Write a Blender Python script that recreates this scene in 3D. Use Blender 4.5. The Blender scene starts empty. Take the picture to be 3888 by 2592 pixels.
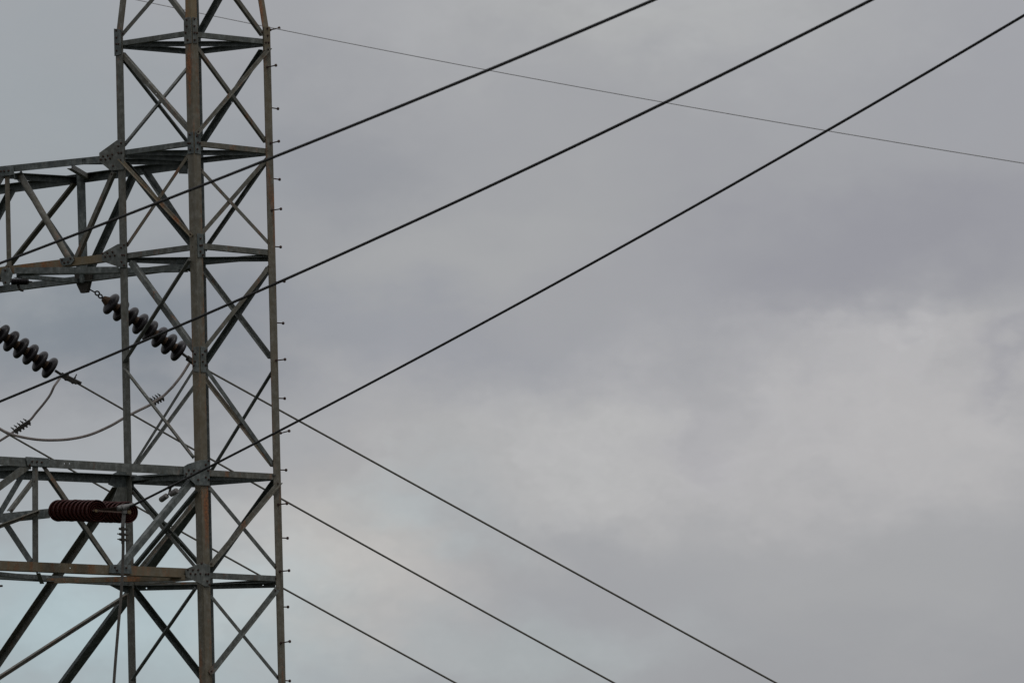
import bpy, bmesh, math, random
from mathutils import Vector, Matrix
random.seed(7)
scene = bpy.context.scene
COL = scene.collection

# ------------------------------------------------------------------ camera
cam_d = bpy.data.cameras.new("camera"); cam = bpy.data.objects.new("camera", cam_d); COL.objects.link(cam)
PITCH, ROLL = 0.101752793, -0.0173124127
fw = Vector((0, math.cos(PITCH), math.sin(PITCH))); u0 = Vector((0, -math.sin(PITCH), math.cos(PITCH))); r0 = Vector((1, 0, 0))
rt = math.cos(ROLL)*r0 + math.sin(ROLL)*u0; up = -math.sin(ROLL)*r0 + math.cos(ROLL)*u0
m = Matrix((rt, up, -fw)).transposed().to_4x4(); m.translation = (0, 0, 1.6); cam.matrix_world = m
cam_d.lens = 300; cam_d.sensor_width = 22.2; cam_d.clip_start = 1; cam_d.clip_end = 20000
cam_d.dof.use_dof = True; cam_d.dof.focus_distance = 167.5; cam_d.dof.aperture_fstop = 7.1
scene.camera = cam
scene.view_settings.view_transform = 'Standard'; scene.view_settings.look = 'None'
scene.view_settings.exposure = 0.0; scene.view_settings.gamma = 1.0
scene.cycles.max_bounces = 6

# ------------------------------------------------------------------ sky: thin blue behind an overcast layer
SUN_AZ, SUN_EL = math.radians(152), math.radians(62)      # azimuth clockwise from +Y
STR = 0.1
wd = bpy.data.worlds.new("World"); scene.world = wd; wd.use_nodes = True
nt = wd.node_tree; N = nt.nodes; Lk = nt.links; N.clear()
def node(t, **k):
    n = N.new(t)
    for a, b in k.items(): setattr(n, a, b)
    return n
def vm(op, a, b=None, scale=None):
    n = node('ShaderNodeVectorMath', operation=op)
    for i, v in enumerate((a, b)):
        if v is None: continue
        if isinstance(v, (tuple, list)): n.inputs[i].default_value = v
        else: Lk.new(v, n.inputs[i])
    if scale is not None:
        if isinstance(scale, float): n.inputs['Scale'].default_value = scale
        else: Lk.new(scale, n.inputs['Scale'])
    return n.outputs[0]
def ma(op, a, b=None, c=None, clamp=False):
    n = node('ShaderNodeMath', operation=op); n.use_clamp = clamp
    for i, v in enumerate((a, b, c)):
        if v is None: continue
        if isinstance(v, (int, float)): n.inputs[i].default_value = v
        else: Lk.new(v, n.inputs[i])
    return n.outputs[0]
wout = node('ShaderNodeOutputWorld'); bg = node('ShaderNodeBackground'); bg.inputs['Strength'].default_value = STR
sky = node('ShaderNodeTexSky'); sky.sky_type = 'NISHITA'; sky.sun_disc = False
sky.sun_elevation = SUN_EL; sky.sun_rotation = SUN_AZ
tc = node('ShaderNodeTexCoord'); dirv = tc.outputs['Generated']
def noise(vec, scale, detail, rough=0.5, dist=0.0):
    n = node('ShaderNodeTexNoise'); n.noise_dimensions = '3D'
    n.inputs['Scale'].default_value = scale; n.inputs['Detail'].default_value = detail
    n.inputs['Roughness'].default_value = rough; n.inputs['Distortion'].default_value = dist
    Lk.new(vec, n.inputs['Vector']); return n
# billowing: warp the direction by noise before looking the clouds up
stretch = vm('MULTIPLY', dirv, (1.0, 1.0, 1.7))
warp = noise(stretch, 42, 5, 0.55).outputs['Color']
wdir = vm('ADD', dirv, vm('SCALE', vm('SUBTRACT', warp, (0.5, 0.5, 0.5)), scale=0.019))
warp2 = noise(stretch, 170, 4, 0.6).outputs['Color']
wdir = vm('ADD', wdir, vm('SCALE', vm('SUBTRACT', warp2, (0.5, 0.5, 0.5)), scale=0.0080))
broad = noise(vm('MULTIPLY', wdir, (1, 1, 1.8)), 26, 4, 0.5).outputs['Fac']
fine = noise(vm('MULTIPLY', wdir, (1, 1, 1.5)), 95, 8, 0.62).outputs['Fac']
#           x       z      rx     rz    tilt   (r, g, b) change of the layer's brightness
BLOBS = [
    (0.009, 0.9922, 0.1247, 0.0181, 0.0059, 0.0, (0.05, 0.05, 0.036)),
    (-0.0336, 0.9925, 0.1172, 0.0165, 0.0165, 0.0, (-0.022, 0.0, 0.003)),
    (-0.0147, 0.9931, 0.116, 0.013, 0.0063, -0.175, (-0.045, -0.042, -0.035)),
    (0.027, 0.9938, 0.1078, 0.0244, 0.0075, 0.105, (-0.052, -0.056, -0.042)),
    (0.035, 0.9921, 0.1207, 0.0118, 0.0063, 0.0, (-0.01, -0.01, -0.004)),
    (-0.0038, 0.9941, 0.1087, 0.0149, 0.0063, 0.175, (0.03, 0.03, 0.02)),
    (-0.0297, 0.9942, 0.1037, 0.0169, 0.0063, 0.0, (-0.12, -0.105, -0.09)),
    (-0.0071, 0.9948, 0.1012, 0.0165, 0.0043, -0.209, (-0.03, -0.026, -0.014)),
    (0.0211, 0.9952, 0.0952, 0.0267, 0.0075, 0.07, (0.112, 0.1, 0.09)),
    (0.0275, 0.9946, 0.1006, 0.0118, 0.0022, -0.209, (0.045, 0.042, 0.038)),
    (0.0356, 0.9945, 0.0988, 0.0043, 0.0018, 0.524, (-0.06, -0.058, -0.045)),
    (0.0132, 0.9954, 0.0949, 0.0043, 0.0022, -0.524, (-0.05, -0.05, -0.04)),
    (0.0336, 0.995, 0.0936, 0.0102, 0.0063, 0.0, (0.03, 0.026, 0.02)),
    (0.0037, 0.9957, 0.0922, 0.0142, 0.0051, 0.0, (0.055, 0.055, 0.045)),
    (-0.031, 0.9962, 0.0818, 0.022, 0.0098, 0.0, (0.08, 0.17, 0.185)),
    (-0.007, 0.996, 0.089, 0.0067, 0.0031, 0.0, (0.0, 0.035, 0.045)),
    (-0.0127, 0.9962, 0.0859, 0.0106, 0.0079, 0.0, (0.15, 0.11, 0.075)),
    (-0.0245, 0.9952, 0.0949, 0.0157, 0.0035, 0.0, (0.03, 0.035, 0.035)),
    (0.002, 0.9965, 0.0838, 0.0157, 0.0059, 0.175, (-0.005, -0.003, 0)),
    (0.0004, 0.9969, 0.0785, 0.0118, 0.0035, 0.0, (0.045, 0.065, 0.06)),
    (0.0256, 0.9961, 0.084, 0.022, 0.0063, 0.0, (0.03, 0.028, 0.022)),
]
base = (0.348, 0.350, 0.367)
cur = vm('ADD', (0.0, 0.0, 0.0), base); puffs = None
for (bx, by, bz, rx, rz, tilt, dc) in BLOBS:
    mp = node('ShaderNodeVectorRotate'); mp.rotation_type = 'Y_AXIS'; mp.inputs['Angle'].default_value = tilt
    Lk.new(vm('SUBTRACT', wdir, (bx, by, bz)), mp.inputs['Vector'])
    v = vm('MULTIPLY', mp.outputs[0], (1/rx, 1/0.25, 1/rz))
    ln = node('ShaderNodeVectorMath', operation='LENGTH'); Lk.new(v, ln.inputs[0])
    g = ma('POWER', 2.718, ma('MULTIPLY', ma('MULTIPLY', ln.outputs['Value'], ln.outputs['Value']), -1.6))
    cur = vm('ADD', cur, vm('SCALE', tuple(dc), scale=g))
    puffs = g if puffs is None else (ma('ADD', puffs, g) if dc[0] > .03 else puffs)
famp = ma('ADD', 0.06, ma('MULTIPLY', puffs, 0.30))
tex = ma('ADD', ma('MULTIPLY', ma('SUBTRACT', broad, 0.5), 0.13), ma('MULTIPLY', ma('SUBTRACT', fine, 0.5), famp))
cur = vm('SCALE', cur, scale=ma('ADD', 1.0, tex))
sep = node('ShaderNodeSeparateXYZ'); Lk.new(dirv, sep.inputs[0])
zen = ma('ADD', 0.80, ma('MULTIPLY', ma('MAXIMUM', sep.outputs['Z'], 0.0), 2.0))     # an overcast sky is brighter overhead
cloud = vm('SCALE', vm('SCALE', cur, scale=zen), scale=1/STR)
mx = node('ShaderNodeMix', data_type='RGBA'); mx.inputs['Factor'].default_value = 0.96
Lk.new(sky.outputs[0], mx.inputs[6]); Lk.new(cloud, mx.inputs[7]); Lk.new(mx.outputs[2], bg.inputs['Color']); Lk.new(bg.outputs[0], wout.inputs[0])

sl = bpy.data.lights.new("sun", 'SUN'); sun = bpy.data.objects.new("sun", sl); COL.objects.link(sun)
sl.energy = 0.8; sl.angle = math.radians(12); sl.color = (1.0, 0.975, 0.94)
sd = Vector((math.sin(SUN_AZ)*math.cos(SUN_EL), math.cos(SUN_AZ)*math.cos(SUN_EL), math.sin(SUN_EL)))
sun.rotation_euler = sd.to_track_quat('Z', 'Y').to_euler()

# ------------------------------------------------------------------ materials
def new_mat(name):
    mt = bpy.data.materials.new(name); mt.use_nodes = True
    return mt, mt.node_tree, mt.node_tree.nodes['Principled BSDF']
def ramp(nt, fac, stops):
    r = nt.nodes.new('ShaderNodeValToRGB'); e = r.color_ramp.elements
    while len(e) < len(stops): e.new(0.5)
    for i, (p, c) in enumerate(stops): e[i].position = p; e[i].color = (*c, 1) if len(c) == 3 else c
    nt.links.new(fac, r.inputs[0]); return r
def nz(nt, vec, scale, detail=4, rough=.55):
    n = nt.nodes.new('ShaderNodeTexNoise'); n.inputs['Scale'].default_value = scale; n.inputs['Detail'].default_value = detail
    n.inputs['Roughness'].default_value = rough; nt.links.new(vec, n.inputs['Vector']); return n.outputs['Fac']
def mathn(nt, op, a, b=None, c=None, clamp=False):
    n = nt.nodes.new('ShaderNodeMath'); n.operation = op; n.use_clamp = clamp
    for i, v in enumerate((a, b, c)):
        if v is None: continue
        if isinstance(v, (int, float)): n.inputs[i].default_value = v
        else: nt.links.new(v, n.inputs[i])
    return n.outputs[0]
def mixc(nt, f, a, b):
    n = nt.nodes.new('ShaderNodeMix'); n.data_type = 'RGBA'
    for i, v in ((0, f), (6, a), (7, b)):
        if isinstance(v, (int, float)): n.inputs[i].default_value = v
        elif isinstance(v, tuple): n.inputs[i].default_value = (*v, 1)
        else: nt.links.new(v, n.inputs[i])
    return n.outputs[2]
def weathered_steel():
    mt, t, b = new_mat("weathered_galvanised_steel")
    co = t.nodes.new('ShaderNodeTexCoord').outputs['Object']; oi = t.nodes.new('ShaderNodeObjectInfo')
    off = t.nodes.new('ShaderNodeVectorMath'); off.operation = 'SCALE'; off.inputs[0].default_value = (17, 5, 9); t.links.new(oi.outputs['Random'], off.inputs['Scale'])
    ad = t.nodes.new('ShaderNodeVectorMath'); t.links.new(co, ad.inputs[0]); t.links.new(off.outputs[0], ad.inputs[1]); v = ad.outputs[0]
    st = t.nodes.new('ShaderNodeVectorMath'); st.operation = 'MULTIPLY'; t.links.new(v, st.inputs[0]); st.inputs[1].default_value = (1, 1, .16); sv = st.outputs[0]
    zinc = ramp(t, nz(t, v, 14, 4, .55), [(0.30, (.046, .057, .058)), (0.5, (.078, .092, .091)), (0.72, (.150, .165, .160))]).outputs[0]
    grime = mathn(t, 'MULTIPLY', mathn(t, 'SUBTRACT', nz(t, sv, 38, 5, .65), .42), 3.2, clamp=True)
    zinc = mixc(t, mathn(t, 'MULTIPLY', grime, .45), zinc, (.045, .040, .026))
    at = t.nodes.new('ShaderNodeAttribute'); at.attribute_type = 'OBJECT'; at.attribute_name = 'rust'
    patch = mathn(t, 'ADD', .35, mathn(t, 'MULTIPLY', nz(t, sv, 5, 3, .5), 1.5))
    warm = mixc(t, mathn(t, 'MULTIPLY', mathn(t, 'POWER', at.outputs['Fac'], 1.9), patch, clamp=True), zinc, (.145, .103, .05))
    thr = mathn(t, 'SUBTRACT', .68, mathn(t, 'MULTIPLY', at.outputs['Fac'], .22))
    nr = mathn(t, 'ADD', mathn(t, 'MULTIPLY', nz(t, sv, 8, 4, .5), .8), mathn(t, 'MULTIPLY', nz(t, v, 30, 4, .6), .2))
    rf = mathn(t, 'MULTIPLY', mathn(t, 'SUBTRACT', nr, thr), 6.0, clamp=True)
    rc = ramp(t, nz(t, v, 40, 4), [(0.3, (.06, .020, .008)), (0.7, (.28, .10, .03))]).outputs[0]
    t.links.new(mixc(t, mathn(t, 'MULTIPLY', rf, .85), warm, rc), b.inputs['Base Color'])
    b.inputs['Roughness'].default_value = .62; b.inputs['Metallic'].default_value = 0.0; b.inputs['Specular IOR Level'].default_value = .22
    bp = t.nodes.new('ShaderNodeBump'); bp.inputs['Strength'].default_value = .25; bp.inputs['Distance'].default_value = .004
    t.links.new(nz(t, v, 90, 4), bp.inputs['Height']); t.links.new(bp.outputs[0], b.inputs['Normal'])
    return mt
def simple(name, c0, c1, scale=40, rough=.6, metal=0.0, spec=.4, coat=0.0, bump=.0):
    mt, t, b = new_mat(name)
    co = t.nodes.new('ShaderNodeTexCoord').outputs['Object']
    t.links.new(ramp(t, nz(t, co, scale, 5, .65), [(0.3, c0), (0.7, c1)]).outputs[0], b.inputs['Base Color'])
    b.inputs['Roughness'].default_value = rough; b.inputs['Metallic'].default_value = metal
    b.inputs['Specular IOR Level'].default_value = spec; b.inputs['Coat Weight'].default_value = coat; b.inputs['Coat Roughness'].default_value = .12
    if bump:
        bp = t.nodes.new('ShaderNodeBump'); bp.inputs['Strength'].default_value = bump; bp.inputs['Distance'].default_value = .003
        t.links.new(nz(t, co, scale*2, 3), bp.inputs['Height']); t.links.new(bp.outputs[0], b.inputs['Normal'])
    return mt
STEEL = weathered_steel()
BOLT = simple("rusty_bolt_steel", (.018, .009, .006), (.05, .022, .013), 60, .8)
STEPM = simple("dark_step_bolt_steel", (.02, .012, .009), (.06, .028, .02), 80, .8, bump=.4)
BLACKWIRE = simple("black_weathered_conductor", (.006, .006, .006), (.014, .012, .012), 30, .75, spec=.2)
GREYWIRE = simple("weathered_aluminium_strand", (.06, .056, .045), (.11, .105, .085), 25, .7, .1, .3)
TAUPE = simple("oxidised_jumper_cable", (.15, .13, .12), (.24, .21, .19), 12, .7, .0, .3)
PORC = simple("brown_glazed_porcelain", (.003, .0022, .0026), (.008, .005, .006), 20, .42, 0, .28, coat=.05)
CAPM = simple("rusted_insulator_cap", (.028, .015, .006), (.075, .038, .015), 45, .8, bump=.4)
REDP = simple("red_brown_glazed_porcelain", (.020, .0042, .0032), (.040, .0085, .006), 25, .6, 0, .15)
ALU = simple("dull_cast_aluminium", (.055, .054, .05), (.14, .137, .13), 40, .55, .25, .4, bump=.3)
DARKFIT = simple("dark_forged_fitting_and_shaded_plate", (.014, .013, .011), (.042, .036, .026), 50, .75, .1)
WEIGHT = simple("chalky_damper_weight", (.07, .066, .062), (.17, .16, .15), 35, .8, bump=.4)
RUSTPL = simple("rusted_yoke_steel", (.03, .018, .013), (.075, .045, .033), 45, .8, bump=.3)
BRASS = simple("yellowed_bolt_steel", (.08, .055, .025), (.14, .10, .045), 45, .6)

# ------------------------------------------------------------------ measured places, metres
BASE=(-3.807,167.500,0.0)
NRM={'NL':[-0.7037,-0.7105,-0.0043],'NR':[0.7105,-0.7037,0.0058],'FL':[-0.7105,0.7037,-0.0044],'FR':[0.7037,0.7105,0.0057]}
LEGS={'L':[[-4.636,167.495,0.0],[-4.774,167.495,22.591],[-3.957,167.5,28.791]],'N':[[-3.663,166.532,0.0],[-3.824,166.554,22.591],[-3.872,167.416,28.791]],'R':[[-2.699,167.505,0.0],[-2.883,167.505,22.591],[-3.789,167.5,28.791]],'F':[[-3.672,168.468,0.0],[-3.833,168.446,22.591],[-3.873,167.584,28.791]]}
LOW=[{'L':[-4.724,167.495,14.32],'N':[-3.765,166.546,14.32],'R':[-2.816,167.505,14.32],'F':[-3.774,168.454,14.32]},{'L':[-4.709,167.495,12.0],'N':[-3.749,166.544,12.0],'R':[-2.797,167.505,12.0],'F':[-3.758,168.456,12.0]},{'L':[-4.695,167.495,9.6],'N':[-3.731,166.541,9.6],'R':[-2.777,167.505,9.6],'F':[-3.741,168.459,9.6]},{'L':[-4.68,167.495,7.2],'N':[-3.714,166.539,7.2],'R':[-2.758,167.505,7.2],'F':[-3.724,168.461,7.2]},{'L':[-4.665,167.495,4.8],'N':[-3.697,166.536,4.8],'R':[-2.738,167.505,4.8],'F':[-3.706,168.464,4.8]},{'L':[-4.651,167.495,2.4],'N':[-3.68,166.534,2.4],'R':[-2.719,167.505,2.4],'F':[-3.689,168.466,2.4]}]
MEMBERS=[
('diagonal_brace',-4.688,167.411,22.542,-4.233,166.957,22.986,'NL',0.054,-0.012,-1,1,0.03,0.03,0.4),
('diagonal_brace',-3.9,166.629,22.593,-4.183,166.907,23.003,'NL',0.0585,-0.02,-1,1,0.03,0.03,0.4),
('diagonal_brace',-3.771,168.385,22.581,-3.434,168.047,23.111,'FR',0.0675,-0.012,-1,1,0.03,0.03,0.2),
('diagonal_brace',-2.971,167.415,22.527,-3.316,167.07,22.984,'NR',0.0495,-0.012,-1,-1,0.03,0.03,0.5),
('horizontal_strut',-4.696,167.419,22.43,-3.909,166.639,22.437,'NL',0.06,-0.012,-1,-1,0.06,0.06,0.3),
('horizontal_strut',-3.761,166.616,22.422,-2.97,167.415,22.422,'NR',0.062,-0.012,-1,-1,0.06,0.06,0.3),
('horizontal_strut',-4.695,167.574,22.407,-3.945,168.331,22.422,'FL',0.065,-0.012,-1,1,0.05,0.1,0.1),
('horizontal_strut',-3.755,168.37,22.423,-2.967,167.59,22.406,'FR',0.065,-0.012,-1,1,0.1,0.05,0.1),
('plan_brace',-4.701,167.569,22.436,-2.942,167.565,22.41,'U',0.06,0.0,-1,1,0,0,0.1),
('diagonal_brace',-4.693,167.416,22.266,-3.898,166.635,21.258,'NL',0.0558,-0.02,-1,1,0.05,0.05,0.45),
('diagonal_brace',-4.697,167.571,22.248,-3.955,168.315,21.326,'FL',0.054,-0.012,-1,-1,0.03,0.03,0.2),
('diagonal_brace',-3.936,168.339,22.215,-4.682,167.58,21.215,'FL',0.0495,-0.02,-1,1,0.03,0.03,0.3),
('diagonal_brace',-2.911,167.474,22.341,-3.779,166.589,21.219,'NR',0.0387,0.01,1,-1,0.01,0.02,0.5),
('diagonal_brace',-3.763,166.613,22.299,-2.946,167.43,21.217,'NR',0.045,-0.02,-1,-1,0.03,0.03,0.5),
('diagonal_brace',-2.976,167.599,22.296,-3.728,168.352,21.289,'FR',0.063,-0.012,-1,1,0.03,0.03,0.1),
('horizontal_strut',-4.679,167.41,21.089,-3.892,166.63,21.095,'NL',0.062,-0.012,-1,-1,0.05,0.05,0.2),
('horizontal_strut',-3.739,166.628,21.089,-2.944,167.43,21.079,'NR',0.062,-0.012,-1,-1,0.05,0.05,0.5),
('horizontal_strut',-4.678,167.583,21.068,-3.922,168.347,21.101,'FL',0.066,-0.012,-1,1,0.05,0.1,0.1),
('horizontal_strut',-3.725,168.351,21.082,-2.947,167.581,21.066,'FR',0.066,-0.012,-1,1,0.1,0.05,0.1),
('plan_brace',-4.695,167.566,21.101,-2.945,167.578,21.075,'U',0.06,0,-1,1,0,0,0.1),
('diagonal_brace',-4.73,167.461,21.021,-3.84,166.586,19.958,'NL',0.036,0.01,1,-1,0.0,0.0,0.7),
('diagonal_brace',-4.679,167.581,20.948,-3.931,168.331,20.049,'FL',0.0594,-0.012,-1,1,0.03,0.03,0.1),
('diagonal_brace',-3.894,166.633,20.96,-4.668,167.406,19.968,'NL',0.045,-0.02,-1,1,0.03,0.03,0.6),
('diagonal_brace',-2.946,167.427,20.964,-3.719,166.639,19.995,'NR',0.054,-0.02,-1,-1,0.05,0.01,0.5),
('diagonal_brace',-3.726,166.639,20.77,-2.926,167.439,19.946,'NR',0.045,-0.012,-1,1,0.03,0.03,0.5),
('diagonal_brace',-2.949,167.584,20.942,-3.704,168.339,19.993,'FR',0.0414,-0.012,-1,1,0.03,0.03,0.3),
('crossarm_brace',-4.437,169.056,21.044,-3.873,168.505,20.114,'FR',0.065,-0.012,-1,-1,0.08,0.12,0.2),
('horizontal_strut',-4.666,167.405,19.824,-3.867,166.614,19.829,'NL',0.066,-0.012,-1,-1,0.05,0.06,0.35),
('horizontal_strut',-3.723,166.633,19.842,-2.933,167.432,19.837,'NR',0.068,-0.012,-1,-1,0.05,0.05,0.4),
('horizontal_strut',-4.672,167.582,19.786,-3.934,168.326,19.822,'FL',0.06,-0.012,-1,1,0.05,0.1,0.1),
('horizontal_strut',-3.719,168.355,19.825,-2.934,167.577,19.798,'FR',0.06,-0.012,-1,1,0.1,0.05,0.1),
('plan_brace',-4.684,167.57,19.787,-2.934,167.578,19.771,'U',0.058,0,-1,1,0,0,0.1),
('diagonal_brace',-4.622,167.363,19.705,-3.859,166.613,18.558,'NL',0.0675,-0.012,-1,1,0.05,0.06,0.3),
('diagonal_brace',-3.882,166.63,19.667,-4.709,167.456,18.533,'NL',0.0594,0.01,1,-1,0.02,0.0,0.35),
('diagonal_brace',-2.929,167.433,19.658,-3.713,166.633,18.595,'NR',0.0558,-0.012,-1,-1,0.03,0.03,0.5),
('diagonal_brace',-3.711,168.348,19.723,-2.923,167.576,18.586,'FR',0.054,-0.02,-1,-1,0.03,0.03,0.3),
('diagonal_brace',-2.933,167.578,19.63,-3.729,168.375,18.594,'FR',0.0594,-0.012,-1,1,0.03,0.03,0.1),
('diagonal_brace',-4.708,167.455,18.447,-3.964,166.724,17.409,'NL',0.045,0.01,1,1,0,0.2,0.4),
('diagonal_brace',-3.866,166.622,18.342,-4.617,167.372,17.287,'NL',0.036,-0.012,-1,1,0.05,0.05,0.3),
('diagonal_brace',-3.905,168.347,18.313,-4.594,167.644,17.307,'FL',0.036,-0.012,-1,-1,0.15,0.05,0.3),
('diagonal_brace',-3.71,166.635,18.372,-2.917,167.426,17.258,'NR',0.0558,-0.02,-1,1,0.0,0.04,0.2),
('diagonal_brace',-3.758,168.405,18.431,-2.934,167.597,17.274,'FR',0.045,-0.012,-1,-1,0.0,0.04,0.6),
('diagonal_brace',-2.926,167.582,18.371,-3.681,168.338,17.278,'FR',0.0495,-0.012,-1,-1,0.04,0.08,0.2),
('horizontal_strut',-3.693,166.641,17.084,-2.92,167.422,17.1,'NR',0.073,-0.012,-1,-1,0.06,0.05,0.45),
('horizontal_strut',-3.704,168.362,17.124,-2.919,167.584,17.099,'FR',0.075,-0.012,-1,1,0.1,0.04,0.1),
('horizontal_strut',-4.65,167.406,17.105,-3.963,166.726,17.087,'NL',0.06,-0.02,-1,1,0.05,0.1,0.1),
('horizontal_strut',-4.649,167.588,17.085,-3.884,168.36,17.103,'FL',0.075,-0.012,-1,1,0.05,0.1,0.1),
('plan_brace',-4.657,167.413,17.1,-2.9,167.442,17.091,'U',0.06,0,-1,1,0,0,0.1),
('diagonal_brace',-3.859,166.623,16.864,-4.636,167.398,16.043,'NL',0.072,-0.03,1,-1,0.03,0.05,0.05),
('diagonal_brace',-3.893,168.35,16.935,-4.567,167.665,16.058,'FL',0.0405,-0.02,-1,-1,0.1,0.06,0.5),
('diagonal_brace',-4.639,167.396,16.914,-3.906,166.676,15.968,'NL',0.045,-0.02,-1,-1,0.05,0.08,0.3),
('diagonal_brace',-4.644,167.592,16.986,-3.902,168.337,16.157,'FL',0.0675,-0.012,-1,-1,0.05,0.08,0.2),
('diagonal_brace',-3.696,166.638,16.928,-2.917,167.417,16.008,'NR',0.0522,-0.012,-1,1,0.02,0.05,0.3),
('diagonal_brace',-2.869,167.473,17.035,-3.714,166.612,15.955,'NR',0.0495,0.01,1,-1,0,0,0.5),
('diagonal_brace',-2.915,167.581,17.015,-3.693,168.36,16.055,'FR',0.0594,-0.012,-1,1,0.04,0.06,0.1),
('horizontal_strut',-3.702,166.622,15.841,-2.921,167.41,15.856,'NR',0.068,-0.012,-1,-1,0.06,0.05,0.3),
('horizontal_strut',-3.703,168.371,15.86,-2.923,167.598,15.831,'FR',0.06,-0.012,-1,1,0.1,0.04,0.1),
('horizontal_strut',-4.656,167.419,15.828,-3.983,166.753,15.821,'NL',0.05,-0.02,-1,-1,0.05,0.1,0.4),
('horizontal_strut',-4.654,167.576,15.825,-3.902,168.335,15.883,'FL',0.05,-0.012,-1,-1,0.05,0.1,0.5),
('plan_brace',-4.674,167.555,15.78,-2.926,167.602,15.792,'U',0.062,0,-1,1,0,0,0.1),
('diagonal_brace',-4.645,167.583,15.719,-3.904,168.326,14.77,'FL',0.0675,-0.012,-1,1,0.06,0.1,0.05),
('diagonal_brace',-3.868,166.64,15.683,-4.665,167.435,14.665,'NL',0.0495,0.01,1,-1,0.01,0.01,0.2),
('diagonal_brace',-3.696,166.626,15.607,-2.919,167.403,14.672,'NR',0.045,-0.012,-1,1,0.04,0.05,0.3),
('diagonal_brace',-2.92,167.41,15.732,-3.729,166.585,14.653,'NR',0.054,0.01,1,-1,0,0,0.3),
('crossarm_chord',-6.956,169.665,21.104,-4.858,167.587,21.04,'NL',0.085,-0.012,-1,1,0,0.1,0.15),
('crossarm_chord',-6.973,169.69,19.839,-4.834,167.572,19.834,'NL',0.095,-0.012,-1,-1,0,0.1,0.8),
('crossarm_chord',-7.04,171.635,21.049,-4.029,168.653,21.056,'FR',0.105,-0.012,-1,1,0,0.3,0.05),
('crossarm_chord',-6.937,171.543,19.813,-4.081,168.714,19.811,'FR',0.09,-0.012,-1,-1,0,0.3,0.2),
('crossarm_brace',-6.184,168.901,21.003,-6.175,168.899,19.869,'NL',0.075,-0.02,-1,-1,0.03,0.03,0.6),
('crossarm_brace',-6.05,168.769,20.992,-5.433,168.164,19.858,'NL',-0.082,-0.028,-1,1,0.03,0.03,0.5),
('crossarm_brace',-4.858,167.589,20.85,-5.34,168.073,19.866,'NL',0.055,-0.02,-1,-1,0.03,0.03,0.5),
('crossarm_brace',-6.228,168.945,21.009,-6.887,169.603,20.011,'NL',0.06,-0.02,-1,1,0.03,0.03,0.3),
('crossarm_brace',-6.873,169.584,20.984,-6.887,169.603,20.011,'NL',0.06,-0.028,-1,1,0.03,0.03,0.3),
('crossarm_brace',-5.272,169.883,21.058,-5.253,169.875,19.782,'FR',0.14,-0.02,-1,1,0.03,0.03,0.05),
('crossarm_brace',-5.342,169.953,21.013,-6.433,171.043,19.845,'FR',0.085,-0.028,-1,-1,0.03,0.03,0.5),
('crossarm_brace',-4.593,169.211,20.97,-5.186,169.808,19.827,'FR',0.075,-0.028,-1,1,0.03,0.03,0.05),
('crossarm_brace',-6.149,170.752,20.995,-6.8,171.406,19.944,'FR',0.075,-0.028,-1,1,0.03,0.03,0.05),
('crossarm_brace',-6.104,170.707,21.153,-5.294,169.914,19.868,'FL',0.075,-0.02,-1,-1,0.03,0.03,0.05),
('plan_brace',-5.372,168.097,21.008,-5.211,169.823,21.072,'U',0.06,0,-1,-1,0,0,0.4),
('plan_brace',-6.044,168.763,20.994,-5.295,169.906,21.064,'U',0.08,-0.02,-1,1,0,0,0.1),
('plan_brace',-5.2,167.926,21.035,-3.935,168.559,21.085,'U',0.07,0.01,-1,1,0,0,0.1),
('plan_brace',-6.643,169.356,21.053,-5.392,170.002,21.052,'U',0.06,0.02,-1,1,0,0,0.1),
('plan_brace',-6.062,168.788,19.784,-3.955,168.59,19.771,'U',0.066,0.0,-1,-1,0,0,0.1),
('plan_brace',-6.081,168.807,19.771,-5.282,169.903,19.802,'U',0.05,-0.02,-1,-1,0,0,0.1),
('plan_brace',-6.062,168.787,19.796,-4.752,167.5,19.646,'U',0.075,0.015,-1,-1,0,0,0.2),
('crossarm_chord',-6.749,163.556,17.034,-3.987,166.345,17.088,'NR',0.105,-0.012,-1,1,0,0.1,0.3),
('crossarm_chord',-6.764,163.53,15.778,-3.985,166.336,15.852,'NR',0.112,-0.012,-1,-1,0,0.1,0.75),
('crossarm_chord',-6.827,165.389,17.03,-4.739,167.497,17.096,'FL',0.105,-0.012,-1,1,0,0.1,0.05),
('crossarm_chord',-6.842,165.366,15.811,-4.744,167.485,15.839,'FL',0.085,-0.012,-1,-1,0,0.1,0.2),
('crossarm_brace',-5.706,164.609,17.02,-5.719,164.585,15.814,'NR',0.092,-0.02,-1,-1,0.03,0.03,0.4),
('crossarm_brace',-5.592,164.724,17.002,-4.822,165.492,15.876,'NR',0.055,-0.028,-1,1,0.03,0.03,0.5),
('crossarm_brace',-5.797,164.517,17.006,-6.634,163.666,16.304,'NR',0.09,-0.02,-1,-1,0.03,0.03,0.4),
('crossarm_brace',-3.886,166.446,16.947,-4.694,165.621,15.898,'NR',0.075,-0.02,-1,1,0.05,0.05,0.2),
('crossarm_brace',-6.07,164.236,16.365,-5.558,164.753,16.457,'NR',0.115,-0.028,-1,1,0.4,0.02,0.1),
('crossarm_brace',-6.019,164.287,16.252,-5.774,164.531,15.876,'NR',0.085,-0.028,-1,1,0.05,0.05,0.1),
('crossarm_brace',-5.702,164.608,16.458,-6.454,163.846,16.116,'NR',0.05,0.006,1,1,0.02,0.0,0.5),
('crossarm_brace',-5.73,164.583,16.816,-5.995,164.312,16.442,'NR',0.048,-0.028,-1,1,0.05,0.0,0.4),
('crossarm_brace',-5.846,166.38,17.167,-6.216,166.003,16.501,'FR',0.075,-0.02,-1,1,0.02,0.3,0.05),
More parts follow.
